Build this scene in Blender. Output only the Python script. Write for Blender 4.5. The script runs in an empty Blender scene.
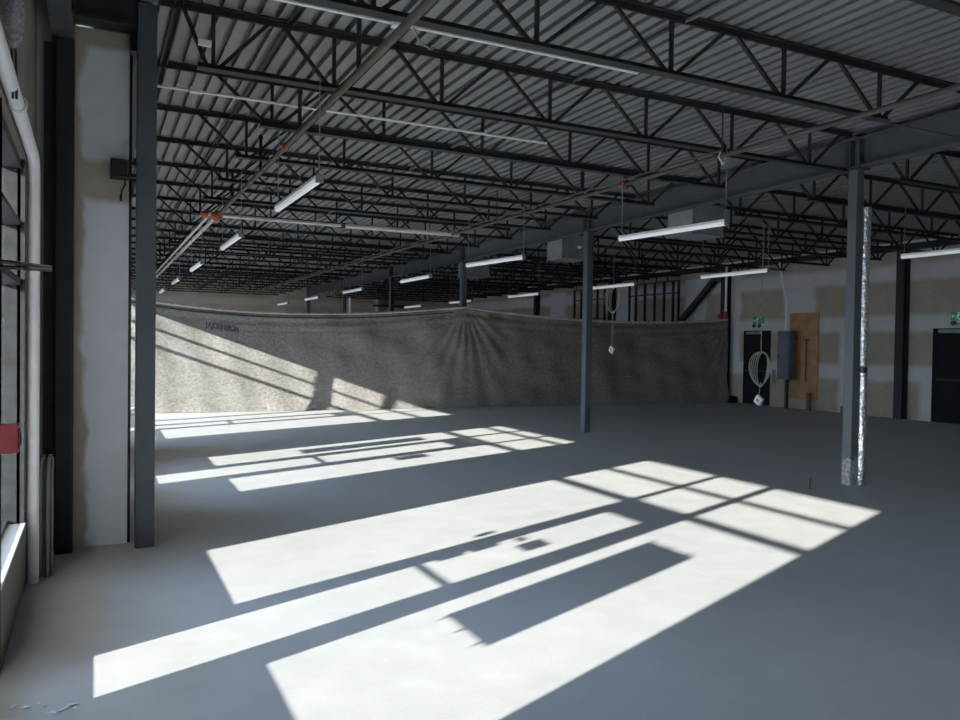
import bpy, bmesh, math, random
from mathutils import Vector, Matrix
random.seed(7)
S = bpy.context.scene
COL = S.collection
H = 1.7                      # eye height of the photographer, metres

# ------------------------------------------------------------------ materials
def new_mat(name):
    m = bpy.data.materials.new(name); m.use_nodes = True
    nt = m.node_tree; b = nt.nodes['Principled BSDF']
    return m, nt, b
def N(nt, t, **kw):
    n = nt.nodes.new(t)
    for k, v in kw.items():
        if k in n.inputs.keys(): n.inputs[k].default_value = v
        else: setattr(n, k, v)
    return n
def rgb(c): return (c[0], c[1], c[2], 1)
def pos(nt, scale=(1, 1, 1)):
    g = N(nt, 'ShaderNodeNewGeometry'); mp = N(nt, 'ShaderNodeMapping')
    mp.inputs['Scale'].default_value = scale
    nt.links.new(g.outputs['Position'], mp.inputs['Vector'])
    return mp.outputs['Vector']
def noise(nt, scale, detail=4, vec=None, stretch=(1, 1, 1), rough=.55):
    n = N(nt, 'ShaderNodeTexNoise'); n.inputs['Scale'].default_value = scale
    n.inputs['Detail'].default_value = detail; n.inputs['Roughness'].default_value = rough
    nt.links.new(vec or pos(nt, stretch), n.inputs['Vector'])
    return n.outputs['Fac']
def ramp(nt, fac, stops):
    r = N(nt, 'ShaderNodeValToRGB'); e = r.color_ramp.elements
    while len(e) < len(stops): e.new(.5)
    for k, (p, c) in enumerate(stops): e[k].position = p; e[k].color = rgb(c) if len(c) == 3 else c
    nt.links.new(fac, r.inputs['Fac']); return r.outputs['Color']
def math_(nt, op, a, b=None, c=None, clamp=False):
    n = N(nt, 'ShaderNodeMath'); n.operation = op; n.use_clamp = clamp
    for i, v in enumerate((a, b, c)):
        if v is None: continue
        if isinstance(v, (int, float)): n.inputs[i].default_value = v
        else: nt.links.new(v, n.inputs[i])
    return n.outputs[0]
def mix(nt, fac, a, b, mode='MIX'):
    n = N(nt, 'ShaderNodeMix'); n.data_type = 'RGBA'; n.blend_type = mode
    for s, v in ((0, fac), (6, a), (7, b)):
        if isinstance(v, (int, float)): n.inputs[s].default_value = v
        elif isinstance(v, (tuple, list)): n.inputs[s].default_value = rgb(v)
        else: nt.links.new(v, n.inputs[s])
    return n.outputs[2]
def plain(name, c, rough=.6, metal=0., var=.15, scale=6., emit=0., bump=0.):
    m, nt, b = new_mat(name)
    f = noise(nt, scale, 5)
    lo = tuple(x*(1-var) for x in c); hi = tuple(min(1, x*(1+var)) for x in c)
    col = ramp(nt, f, [(.3, lo), (.7, hi)])
    nt.links.new(col, b.inputs['Base Color'])
    b.inputs['Specular IOR Level'].default_value = .5 if metal or rough < .5 else .22
    b.inputs['Roughness'].default_value = rough; b.inputs['Metallic'].default_value = metal
    if emit:
        b.inputs['Emission Color'].default_value = rgb(c); b.inputs['Emission Strength'].default_value = emit
    if bump:
        bp = N(nt, 'ShaderNodeBump'); bp.inputs['Strength'].default_value = bump; bp.inputs['Distance'].default_value = .01
        nt.links.new(noise(nt, scale*6, 4), bp.inputs['Height']); nt.links.new(bp.outputs[0], b.inputs['Normal'])
    return m

M = {}
M['steel'] = plain('charcoal_steel', (.028, .033, .040), .6, var=.12)
M['joist'] = plain('joist_steel', (.017, .020, .023), .65, var=.12)
M['girder'] = plain('girder_steel', (.050, .057, .066), .65, var=.12)
M['column'] = plain('column_steel', (.060, .073, .090), .5, var=.10, scale=3)
M['dark'] = plain('dark_steel', (.022, .025, .029), .6)
M['frame'] = plain('window_frame', (.020, .022, .025), .5, var=.35, scale=14)
M['black'] = plain('black_plastic', (.012, .012, .014), .45)
M['doorblack'] = plain('door_paint', (.006, .007, .009), .8)
M['grey'] = plain('grey_enamel', (.10, .12, .15), .5)
M['galv'] = plain('galvanised_sheet', (.20, .215, .23), .5, .3, var=.2, scale=4)
M['emt'] = plain('conduit_zinc', (.75, .77, .80), .35, .3, var=.08)
M['pipe'] = plain('rusty_pipe', (.075, .055, .043), .6, var=.35, scale=9)
M['pipe2'] = plain('dull_pipe', (.055, .052, .050), .55, var=.25)
M['silverpipe'] = plain('bright_pipe', (.72, .72, .72), .4, .2, var=.15)
M['red'] = plain('red_paint', (.24, .012, .018), .45, var=.12)
M['orange'] = plain('orange_coupling', (.55, .10, .04), .5, var=.15)
M['white'] = plain('white_plastic', (.80, .81, .83), .45, var=.04)
M['whitepipe'] = plain('white_pvc', (.80, .81, .84), .35, var=.04)
M['lens'] = plain('light_lens', (.86, .90, .97), .35, var=.02, emit=.17)  # glow added to an unlit lens, in place of light reflected off the floor
M['rope'] = plain('grey_cable', (.24, .25, .25), .6, var=.1)
M['ply'] = plain('plywood', (.36, .19, .085), .7, var=.25, scale=3)
M['tanboard'] = plain('tan_board', (.36, .31, .24), .85)
M['wood'] = plain('brown_timber', (.14, .085, .055), .7, var=.2)
M['green'] = plain('exit_green', (.01, .20, .11), .4, var=.05, emit=.07)
M['signwhite'] = plain('sign_white', (.75, .85, .80), .4, var=.02, emit=.03)
M['paper'] = plain('paper', (.75, .74, .70), .8, var=.05)
M['chip'] = plain('plaster', (.82, .83, .86), .9, var=.08)
M['sill'] = plain('sill_white', (.72, .73, .75), .5, var=.06)
M['lettering'] = plain('ink', (.06, .06, .07), .8)
M['stud'] = plain('stud_steel', (.022, .024, .026), .5, .2)
M['extwall'] = plain('exterior_cladding', (.25, .25, .25), .8)
M['asphalt'] = plain('asphalt', (.20, .20, .205), .9, var=.1)
M['foil'] = None

def foil():
    m, nt, b = new_mat('crumpled_foil')
    b.inputs['Metallic'].default_value = 1; b.inputs['Roughness'].default_value = .3
    nt.links.new(ramp(nt, noise(nt, 30, 3), [(.40, (.45, .46, .50)), (.55, (.97, .98, 1.))]), b.inputs['Base Color'])
    bp = N(nt, 'ShaderNodeBump'); bp.inputs['Strength'].default_value = 1.; bp.inputs['Distance'].default_value = .02
    nt.links.new(noise(nt, 22, 3, stretch=(1, 1, .45)), bp.inputs['Height']); nt.links.new(bp.outputs[0], b.inputs['Normal'])
    return m
M['foil'] = foil()

def glass():
    m = bpy.data.materials.new('window_glass'); m.use_nodes = True; nt = m.node_tree
    for n in list(nt.nodes): nt.nodes.remove(n)
    o = N(nt, 'ShaderNodeOutputMaterial'); t = N(nt, 'ShaderNodeBsdfTransparent'); g = N(nt, 'ShaderNodeBsdfGlossy')
    t.inputs['Color'].default_value = (.93, .96, .97, 1); g.inputs['Roughness'].default_value = .03
    mx = N(nt, 'ShaderNodeMixShader'); fr = N(nt, 'ShaderNodeFresnel'); fr.inputs['IOR'].default_value = 1.35
    nt.links.new(fr.outputs[0], mx.inputs[0]); nt.links.new(t.outputs[0], mx.inputs[1]); nt.links.new(g.outputs[0], mx.inputs[2])
    nt.links.new(mx.outputs[0], o.inputs[0]); return m
M['glass'] = glass()

def clear_plastic():
    m = bpy.data.materials.new('clear_plastic'); m.use_nodes = True; nt = m.node_tree
    for n in list(nt.nodes): nt.nodes.remove(n)
    o = N(nt, 'ShaderNodeOutputMaterial'); t = N(nt, 'ShaderNodeBsdfTransparent'); g = N(nt, 'ShaderNodeBsdfPrincipled')
    t.inputs['Color'].default_value = (.75, .78, .80, 1)
    g.inputs['Base Color'].default_value = (.45, .47, .49, 1); g.inputs['Roughness'].default_value = .15
    mx = N(nt, 'ShaderNodeMixShader')
    nt.links.new(ramp(nt, noise(nt, 40, 3), [(.35, (.25,)*3), (.65, (.75,)*3)]), mx.inputs[0])
    nt.links.new(t.outputs[0], mx.inputs[1]); nt.links.new(g.outputs[0], mx.inputs[2]); nt.links.new(mx.outputs[0], o.inputs[0]); return m
M['clear'] = clear_plastic()

def concrete():
    m, nt, b = new_mat('polished_concrete')
    big = noise(nt, .55, 5, rough=.6); mid = noise(nt, 3.5, 6, rough=.65); fine = noise(nt, 60, 3)
    c = ramp(nt, big, [(.3, (.445, .45, .455)), (.7, (.51, .51, .505))])
    c = mix(nt, .42, c, ramp(nt, mid, [(.3, (.72, .72, .72)), (.7, (1.08, 1.08, 1.08))]), 'MULTIPLY')
    c = mix(nt, .25, c, ramp(nt, fine, [(.3, (.8, .8, .8)), (.7, (1.1, 1.1, 1.1))]), 'MULTIPLY')
    # pinkish dusty smudges
    sm = ramp(nt, noise(nt, 1.7, 4, stretch=(1, .7, 1)), [(.62, (0, 0, 0)), (.78, (1, 1, 1))])
    c = mix(nt, math_(nt, 'MULTIPLY', sm, .25), c, (.52, .47, .44))
    # dark scuffs
    sc = ramp(nt, noise(nt, 5, 6, stretch=(.5, 1.6, 1), rough=.7), [(.70, (0, 0, 0)), (.76, (1, 1, 1))])
    c = mix(nt, math_(nt, 'MULTIPLY', sc, .35), c, (.25, .24, .23))
    # saw cuts every bay
    g = N(nt, 'ShaderNodeNewGeometry'); sp = N(nt, 'ShaderNodeSeparateXYZ'); nt.links.new(g.outputs['Position'], sp.inputs[0])
    for ax, val in ((0, 4.13), (0, 12.9), (1, 6.9), (1, 12.4)):
        d = math_(nt, 'ABSOLUTE', math_(nt, 'SUBTRACT', sp.outputs[ax], val))
        k = math_(nt, 'LESS_THAN', d, .004)
        c = mix(nt, math_(nt, 'MULTIPLY', k, .6), c, (.62, .60, .56))
    nt.links.new(c, b.inputs['Base Color'])
    nt.links.new(math_(nt, 'MULTIPLY_ADD', mid, .3, .38), b.inputs['Roughness'])
    bp = N(nt, 'ShaderNodeBump'); bp.inputs['Strength'].default_value = .12; bp.inputs['Distance'].default_value = .01
    nt.links.new(mid, bp.inputs['Height']); nt.links.new(bp.outputs[0], b.inputs['Normal'])
    return m
M['concrete'] = concrete()

def drywall(name, axis, hz, hw, vs, vw, tan=(.31, .265, .205), mud=(.47, .47, .49)):
    """Bare gypsum board with bands of joint compound: horizontal bands at heights hz, vertical bands at positions vs along axis."""
    m, nt, b = new_mat(name)
    g = N(nt, 'ShaderNodeNewGeometry'); sp = N(nt, 'ShaderNodeSeparateXYZ'); nt.links.new(g.outputs['Position'], sp.inputs[0])
    wob = math_(nt, 'MULTIPLY_ADD', noise(nt, 2.2, 5), .5, -.25)
    mask = None
    def band(coord, c, w, lo=None, hi=None):
        d = math_(nt, 'ABSOLUTE', math_(nt, 'SUBTRACT', coord, c))
        d = math_(nt, 'ADD', d, math_(nt, 'MULTIPLY', wob, w*1.2))
        k = math_(nt, 'MULTIPLY_ADD', math_(nt, 'SUBTRACT', w, d), 7., .5, clamp=True)
        if lo is not None:
            z = sp.outputs[2]
            k = math_(nt, 'MULTIPLY', k, math_(nt, 'GREATER_THAN', z, lo)); k = math_(nt, 'MULTIPLY', k, math_(nt, 'LESS_THAN', z, hi))
        return k
    ks = [band(sp.outputs[2], c, hw) for c in hz] + [band(sp.outputs[axis], c, w, lo, hi) for c, w, lo, hi in vs]
    for k in ks: mask = k if mask is None else math_(nt, 'MAXIMUM', mask, k)
    # screw spots: small pale dabs on a regular grid
    fx = math_(nt, 'ABSOLUTE', math_(nt, 'SUBTRACT', math_(nt, 'FRACT', math_(nt, 'DIVIDE', sp.outputs[axis], .41)), .5))
    fz = math_(nt, 'ABSOLUTE', math_(nt, 'SUBTRACT', math_(nt, 'FRACT', math_(nt, 'DIVIDE', sp.outputs[2], .30)), .5))
    dd = math_(nt, 'ADD', math_(nt, 'MULTIPLY', fx, .41), math_(nt, 'MULTIPLY', fz, .18))
    spots = math_(nt, 'MULTIPLY', math_(nt, 'LESS_THAN', math_(nt, 'ADD', dd, math_(nt, 'MULTIPLY', wob, .22)), .030), .28)
    mask = math_(nt, 'MAXIMUM', mask, spots)
    base = mix(nt, .6, tan, ramp(nt, noise(nt, 1.6, 5), [(.3, (.7, .7, .72)), (.7, (1.15, 1.1, 1.05))]), 'MULTIPLY')
    top = mix(nt, .4, mud, ramp(nt, noise(nt, 3, 4), [(.3, (.8, .8, .8)), (.7, (1.1, 1.1, 1.1))]), 'MULTIPLY')
    nt.links.new(mix(nt, mask, base, top), b.inputs['Base Color']); b.inputs['Roughness'].default_value = .85
    return m
M['rwall'] = drywall('taped_drywall_right', 1, (1.12, 2.38, 3.66), .20,
    [(16.0, .55, 2.3, 3.8), (18.6, .35, 1.1, 4), (12.0, .3, .0, 1.2), (14.4, .22, .0, 2.4), (20.3, .5, 1.2, 4.), (10.9, .3, 1.2, 2.4), (24.3, .6, 1.5, 4), (29, .6, 1.5, 4)], .2)
M['lwall'] = plain('left_drywall', (.20, .185, .165), .85, var=.12, scale=2)
M['farwall'] = drywall('taped_drywall_far', 0, (1.2, 2.4, 3.6), .16, [(4, .3, 2.4, 4.2), (8, .3, 2.4, 4.2), (13, .3, 2, 4.2)], .2, (.40, .34, .27), (.46, .44, .43))

def pier():
    m, nt, b = new_mat('mudded_pier_drywall')
    g = N(nt, 'ShaderNodeNewGeometry'); sp = N(nt, 'ShaderNodeSeparateXYZ'); nt.links.new(g.outputs['Position'], sp.inputs[0])
    w = math_(nt, 'MULTIPLY_ADD', noise(nt, 2.0, 3, stretch=(1, 1, .9)), .42, -.21)
    z = sp.outputs[2]; x = sp.outputs[0]
    # mud covers everything but a ragged strip along the left edge
    edge = math_(nt, 'MULTIPLY_ADD', math_(nt, 'SUBTRACT', math_(nt, 'ADD', x, math_(nt, 'MULTIPLY', w, .7)), -.075), 22., .5, clamp=True)
    tan = mix(nt, .4, (.44, .385, .31), ramp(nt, noise(nt, 8, 4), [(.3, (.8,)*3), (.7, (1.1,)*3)]), 'MULTIPLY')
    mud = mix(nt, .3, (.78, .83, .91), ramp(nt, noise(nt, 5, 4), [(.3, (.85,)*3), (.7, (1.1,)*3)]), 'MULTIPLY')
    topk = math_(nt, 'MULTIPLY_ADD', math_(nt, 'SUBTRACT', 4.06, math_(nt, 'ADD', z, math_(nt, 'MULTIPLY', w, .4))), 20., .5, clamp=True)
    gap = math_(nt, 'MULTIPLY_ADD', math_(nt, 'SUBTRACT', math_(nt, 'ABSOLUTE', math_(nt, 'SUBTRACT', math_(nt, 'ADD', z, w), 3.02)), .16), 16., .5, clamp=True)
    k = math_(nt, 'MULTIPLY', math_(nt, 'MULTIPLY', edge, topk), gap)
    nt.links.new(mix(nt, k, tan, mud), b.inputs['Base Color']); b.inputs['Roughness'].default_value = .8
    return m
M['pier'] = pier()

def deckmat():
    m, nt, b = new_mat('roof_deck')
    c = ramp(nt, noise(nt, 1.5, 4, stretch=(3, .3, 1)), [(.3, (.15, .16, .175)), (.7, (.21, .22, .238))])
    nt.links.new(c, b.inputs['Base Color']); b.inputs['Roughness'].default_value = .55; b.inputs['Metallic'].default_value = .25
    return m
M['deck'] = deckmat()

def tarpmat():
    m, nt, b = new_mat('woven_tarp')
    a = noise(nt, 15, 6, stretch=(.8, 1, 1.25), rough=.78); f = noise(nt, 60, 4, stretch=(.8, 1, 1.1), rough=.7); l = noise(nt, .9, 4)
    c = ramp(nt, a, [(.32, (.088, .084, .078)), (.66, (.265, .245, .222))])
    c = mix(nt, .5, c, ramp(nt, f, [(.3, (.6, .6, .6)), (.7, (1.25, 1.25, 1.25))]), 'MULTIPLY')
    c = mix(nt, .5, c, ramp(nt, l, [(.3, (.75, .74, .72)), (.7, (1.15, 1.15, 1.15))]), 'MULTIPLY')
    nt.links.new(c, b.inputs['Base Color']); b.inputs['Roughness'].default_value = .85
    bp = N(nt, 'ShaderNodeBump'); bp.inputs['Strength'].default_value = .7; bp.inputs['Distance'].default_value = .03
    nt.links.new(a, bp.inputs['Height']); nt.links.new(bp.outputs[0], b.inputs['Normal'])
    return m
M['tarp'] = tarpmat()
M['hem'] = plain('tarp_hem', (.42, .41, .39), .85, var=.3, scale=9)

def stripped():
    m, nt, b = new_mat('column_stripped_foot')
    g = N(nt, 'ShaderNodeNewGeometry'); sp = N(nt, 'ShaderNodeSeparateXYZ'); nt.links.new(g.outputs['Position'], sp.inputs[0])
    w = math_(nt, 'MULTIPLY_ADD', noise(nt, 9, 4), .3, -.15)
    k = math_(nt, 'MULTIPLY_ADD', math_(nt, 'SUBTRACT', .33, math_(nt, 'ADD', sp.outputs[2], w)), 30., .5, clamp=True)
    grit = ramp(nt, noise(nt, 26, 5), [(.35, (.12, .12, .12)), (.65, (.42, .41, .38))])
    nt.links.new(mix(nt, k, (.060, .070, .082), grit), b.inputs['Base Color']); b.inputs['Roughness'].default_value = .6
    return m
M['colfoot'] = stripped()

# ------------------------------------------------------------------ mesh builder
class MB:
    def __init__(s): s.v = []; s.f = []; s.sm = []
    def _add(s, vs, fs, smooth=False):
        o = len(s.v); s.v += [tuple(x) for x in vs]
        for f in fs: s.f.append([i+o for i in f]); s.sm.append(smooth)
        return s
    def box(s, x0, x1, y0, y1, z0, z1):
        vs = [(x, y, z) for z in (z0, z1) for x, y in ((x0, y0), (x1, y0), (x1, y1), (x0, y1))]
        return s._add(vs, [(3, 2, 1, 0), (4, 5, 6, 7), (0, 1, 5, 4), (1, 2, 6, 5), (2, 3, 7, 6), (3, 0, 4, 7)])
    def bar(s, a, b, w, h=None, up=(0, 0, 1)):
        a, b = Vector(a), Vector(b); h = h or w; d = (b-a).normalized(); u = Vector(up)
        if abs(d.dot(u)) > .98: u = Vector((0, 1, 0))
        r = d.cross(u).normalized(); u = r.cross(d)
        vs = [p + r*(sx*w/2) + u*(sy*h/2) for p in (a, b) for sx, sy in ((-1, -1), (1, -1), (1, 1), (-1, 1))]
        return s._add(vs, [(3, 2, 1, 0), (4, 5, 6, 7), (0, 1, 5, 4), (1, 2, 6, 5), (2, 3, 7, 6), (3, 0, 4, 7)])
    def tube(s, pts, r, n=10, closed=False, rad=None):
        P = [Vector(p) for p in pts]; L = len(P); rings = []
        d0 = (P[1]-P[0]).normalized(); ref = Vector((0, 0, 1)) if abs(d0.z) < .9 else Vector((1, 0, 0))
        u = d0.cross(ref).normalized()
        for i in range(L):
            if closed: d = (P[(i+1) % L]-P[i-1]).normalized()
            else: d = (P[min(i+1, L-1)]-P[max(i-1, 0)]).normalized()
            u = (u - d*u.dot(d)).normalized(); w = d.cross(u)
            rr = rad[i] if rad else r
            rings.append([P[i]+(u*math.cos(t)+w*math.sin(t))*rr for t in (2*math.pi*k/n for k in range(n))])
        vs = [p for q in rings for p in q]; fs = []
        for i in range(L if closed else L-1):
            j = (i+1) % L
            fs += [(i*n+k, i*n+(k+1) % n, j*n+(k+1) % n, j*n+k) for k in range(n)]
        s._add(vs, fs, True)
        if not closed: s._add(rings[0], [tuple(reversed(range(n)))]); s._add(rings[-1], [tuple(range(n))])
        return s
    def prism(s, poly, axis, t0, t1):
        """extrude a 2-D polygon along axis (0,1,2)"""
        def mk(p, t):
            return (t, p[0], p[1]) if axis == 0 else (p[0], t, p[1]) if axis == 1 else (p[0], p[1], t)
        n = len(poly); vs = [mk(p, t) for t in (t0, t1) for p in poly]
        fs = [tuple(reversed(range(n))), tuple(range(n, 2*n))] + [(i, (i+1) % n, n+(i+1) % n, n+i) for i in range(n)]
        return s._add(vs, fs)
    def mesh(s, name, m):
        me = bpy.data.meshes.new(name); me.from_pydata(s.v, [], s.f)
        for p, q in zip(me.polygons, s.sm): p.use_smooth = q
        me.materials.append(M[m] if isinstance(m, str) else m)
        bm = bmesh.new(); bm.from_mesh(me); bmesh.ops.recalc_face_normals(bm, faces=bm.faces); bm.to_mesh(me); bm.free()
        return me
    def build(s, name, m, parent=None, bevel=0, loc=None):
        o = bpy.data.objects.new(name, s.mesh(name, m)); COL.objects.link(o)
        if parent: o.parent = parent
        if loc: o.location = loc
        if bevel:
            b = o.modifiers.new('edge', 'BEVEL'); b.width = bevel; b.segments = 2; b.limit_method = 'ANGLE'
        return o
def tag(o, label=None, cat=None, group=None, kind=None):
    if label: o['label'] = label
    if cat: o['category'] = cat
    if group: o['group'] = group
    if kind: o['kind'] = kind
    return o
def thing(name, label, cat, loc=(0, 0, 0), group=None):
    o = bpy.data.objects.new(name, None); COL.objects.link(o); o.location = loc; o.empty_display_size = .1
    return tag(o, label, cat, group, 'thing')
def struct(mb, name, m, parent=None):
    o = mb.build(name, m, parent)
    if not parent: o['kind'] = 'structure'
    return o
def dup(root, loc, label, group=None, cat=None):
    r = root.copy(); COL.objects.link(r); r.location = loc; r['label'] = label
    if group: r['group'] = group
    for ch in list(root.children):
        c = ch.copy(); COL.objects.link(c); c.parent = r
        for g in list(ch.children):
            d = g.copy(); COL.objects.link(d); d.parent = c
    return r
NTH = ['first', 'second', 'third', 'fourth', 'fifth', 'sixth', 'seventh', 'eighth', 'ninth', 'tenth', 'eleventh', 'twelfth']

# ------------------------------------------------------------------ layout constants
UR = 18.1                     # right wall
VB, VF = -5.5, 38.3           # wall behind the photographer, far wall
COLV = [6.72, 12.9, 19.28, 25.3, 31.5, 37.7]
COLU = [8.555, 8.74, 9.00, 9.11, 9.27, 9.32]
ZD = 4.43                     # underside of the deck ribs
UL = -.42                     # near left wall face
UG1, UG2, UG3 = -.555, .13, -.24   # glass planes

# ------------------------------------------------------------------ room shell
struct(MB().box(-.8, UR+.3, VB-.3, VF+.3, -.25, 0), 'floor', 'concrete')
struct(MB().box(-60, 60, -60, 80, -.40, -.26), 'ground', 'asphalt')
# corrugated deck, ribs run along v
prof = []; u = -.75; P = .1524
while u < UR+.3:
    prof += [(u, ZD), (u+.094, ZD), (u+.082, ZD+.062), (u+.164, ZD+.062)]; u += P
mb = MB(); n = len(prof)
mb._add([(a, VB-.2, z) for a, z in prof] + [(a, VF+.2, z) for a, z in prof], [(i, i+1, n+i+1, n+i) for i in range(n-1)])
struct(mb, 'ceiling', 'deck')
struct(MB().box(-1.2, UR+.5, VB-.4, VF+.5, ZD+.07, ZD+.35), 'roof', 'extwall')

def wall_with_openings(mb, x0, x1, v0, v1, ops, ztop=ZD+.05):
    """wall slab between x0,x1 running along v; ops = (va, vb, zbottom, ztop)"""
    cur = v0
    for a, b, zb, zt in sorted(ops):
        mb.box(x0, x1, cur, a, -.2, ztop)
        if zb > 0: mb.box(x0, x1, a, b, -.2, zb)
        mb.box(x0, x1, a, b, zt, ztop); cur = b
    mb.box(x0, x1, cur, v1, -.2, ztop)
ZS, ZH, ZH2 = .44, 2.90, 2.75
G0 = (-4.15, -.20); G1 = (2.13, 6.13); G2 = (8.45, 11.43); G3 = (13.80, 19.45)
mb = MB()
wall_with_openings(mb, -.63, UL, VB, 7.10, [(G0[0], G0[1], ZS, ZH), (2.13, 3.64, ZS, ZH), (3.64, 4.58, 0, ZH), (4.58, 6.13, ZS, ZH)])
struct(mb, 'wall_left', 'lwall')
mb = MB(); wall_with_openings(mb, -.02, .245, 7.24, 12.95, [(8.45, 9.46, ZS, ZH2), (9.46, 10.44, 0, ZH2), (10.44, 11.43, ZS, ZH2)])
wall_with_openings(mb, -.36, -.125, 12.95, VF, [(13.80, 15.35, ZS-.06, ZH), (15.35, 16.2, 0, ZH), (16.2, 19.45, ZS-.06, ZH), (22.0, 24.6, ZS, ZH), (28.2, 30.8, ZS, ZH), (34.0, 36.6, ZS, ZH)])
mb.box(-.36, .245, 12.75, 12.95, -.2, ZD)
struct(mb, 'wall_left_far', 'lwall')
# pier return facing the camera, drywall smeared with compound
struct(MB().box(-.15, .248, 7.10, 7.24, 0, 4.21).box(-.70, -.15, 7.12, 7.24, 0, ZD), 'wall_left_return', 'pier')
struct(MB().box(UR, UR+.2, VB, VF, 0, ZD+.05), 'wall_right', 'rwall')
struct(MB().box(-.5, UR+.2, VF, VF+.2, 0, ZD+.05), 'wall_far', 'farwall')
struct(MB().box(-.7, UR+.2, VB-.2, VB, 0, ZD+.05), 'wall_near', 'lwall')
# pale closure strip and dark edge beam on top of the right wall
struct(MB().box(UR-.03, UR, VB, VF, 4.33, 4.425), 'trim_1', 'white')
# window sills
struct(MB().box(-.56, UL+.001, 4.58, 6.13, ZS-.02, ZS+.002).box(-.56, UL+.001, 2.13, 3.64, ZS-.02, ZS+.002), 'trim_2', 'sill')

# ------------------------------------------------------------------ storefront windows
def storefront(num, ug, v0, mulls, v1, head, door=None, dz=0., hb=2.837):
    """frame mesh + one pane per light; mulls = (centre, width)"""
    f0, f1 = ug-.015, ug+.105
    T = ((2.054+dz, 2.10+dz), (2.456+dz, 2.485+dz))
    fm = MB()
    zb = lambda a, b: 0.0 if door and a >= door[0]-.06 and b <= door[1]+.06 else ZS
    edges = [v0+.025] + [c for c, w in mulls] + [v1-.025]
    for c, w in [(v0+.015, .07)] + list(mulls) + [(v1-.015, .06)]: fm.box(f0, f1, c-w/2, c+w/2, 0 if door and min(abs(c-door[0]), abs(c-door[1])) < .08 else ZS, head)
    fm.box(f1-.02, f1+.025, v1-.045, v1+.005, ZS, head)
    fm.box(f0, f1, v0, v1, hb, head+.01)
    for za, zc in T: fm.box(f0, f1, v0, v1, za, zc)
    for a, b in zip(edges[:-1], edges[1:]):
        if zb(a, b) > 0: fm.box(f0, f0+.05, a, b, ZS-.01, ZS+.03)
    fr = struct(fm, 'window_%d' % num, 'frame')
    for a, b in zip(edges[:-1], edges[1:]):
        isd = zb(a, b) == 0
        for z0, z1 in ((None if isd else ZS+.03, T[0][0]), (T[0][1], T[1][0]), (T[1][1], hb)):
            if z0 is None: continue
            MB().box(ug-.006, ug+.006, a+.03, b-.03, z0, z1).build('glass_pane', 'glass', fr)
    return fr
w1 = storefront(1, UG1, G1[0], [(3.665, .09), (4.567, .065)], G1[1], ZH, (3.665, 4.567))
w2 = storefront(2, UG2, G2[0], [(9.47, .09), (10.43, .07)], G2[1], ZH2, (9.47, 10.43), .03, 2.665)
w3 = storefront(3, UG3, G3[0], [(15.36, .07), (16.18, .07), (17.10, .20)], G3[1], ZH, (15.36, 16.18))
for q_, va_ in ((5, 22.0), (6, 28.2), (7, 34.0)): storefront(q_, UG3, va_, [(va_+1.3, .06)], va_+2.6, ZH)  # unseen windows, added to bring light behind the tarp
w4 = storefront(4, UG1, G0[0], [(-2.7, .06), (-1.7, .06)], G0[1], ZH)  # unseen window behind the camera, added for the light it lets in
def glass_door(num, ug, a, b, bar_z=.975):
    f0, f1 = ug-.025, ug+.025
    d = MB(); st = .13
    d.box(f0, f1, a, a+st, .02, 2.065).box(f0, f1, b-st, b, .02, 2.065).box(f0, f1, a+st, b-st, .02, .19).box(f0, f1, a+st, b-st, 1.885, 2.065)
    o = struct(d, 'door_%d' % num, 'frame')
    MB().box(ug-.005, ug+.005, a+st, b-st, .19, 1.885).build('glass_pane', 'glass', o)
    p = MB().box(ug+.03, ug+.07, a+.04, b-.04, bar_z-.012, bar_z+.012).box(ug+.02, ug+.04, a+.04, a+.08, bar_z-.012, bar_z+.012).box(ug+.02, ug+.04, b-.08, b-.04, bar_z-.012, bar_z+.012)
    p.build('push_bar', 'frame', o, .004)
    MB().box(ug+.025, ug+.04, b-.075, b-.035, 1.10, 1.19).build('lock', 'grey', o)
    return o
d1 = glass_door(1, UG1, 3.712, 4.532)
MB().box(UG1+.03, UG1+.10, 4.15, 4.50, 2.02, 2.09).tube([(UG1+.08, 4.42, 2.075), (-.36, 4.54, 2.075), (-.20, 4.57, 2.062)], .011, 8).tube([(UG1+.06, 4.50, 2.045), (-.36, 4.54, 2.052), (-.20, 4.57, 2.052)], .011, 8).build('door_closer', 'black', d1)
d2 = glass_door(4, UG2, 9.52, 10.39)
d3 = glass_door(5, UG3, 15.40, 16.14)

def taped(name, label, cat, ug, v0, v1, z0, z1, group=None):
    """sheet taped to the glass, with ragged tape tabs at its corners"""
    o = MB().box(ug+.010, ug+.013, v0, v1, z0, z1).build(name, 'paper')
    t = MB()
    for z, s in ((z0, -1), (z1, 1)):
        for v in (v0+.07, (v0+v1)/2+.02, v1-.03):
            t.prism([(v-.025, z-s*.03), (v+.025, z-s*.03), (v+.012+.01*s, z+s*.04)], 0, ug+.0132, ug+.0142)
    t.build('tape_tabs', 'white', o)['kind'] = 'stuff'
    return tag(o, label, cat, group, 'thing')
taped('window_poster', 'tall paper poster taped to the nearest window pane, shading the floor by the camera', 'poster', UG1, 2.84, 3.40, .90, 1.75)
taped('window_poster', 'paper poster taped to the window beyond the white drywall pier', 'poster', UG2, 10.66, 11.08, .97, 1.84)
def sticker(label, ug, v0, v1, z0, z1):
    tag(MB().box(ug+.009, ug+.012, v0, v1, z0, z1).build('window_sticker', 'paper'), label, 'sticker', None, 'thing')
sticker('rectangular notice stuck on the glass of the near entrance door', UG1, 4.01, 4.21, 1.33, 1.45)
sticker('small notice strip high on the near door glass beside the larger notice', UG1, 4.27, 4.38, 1.37, 1.41)
sticker('narrow lower sticker on the near door glass close to the lock side', UG1, 4.34, 4.40, 1.05, 1.16)
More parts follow.
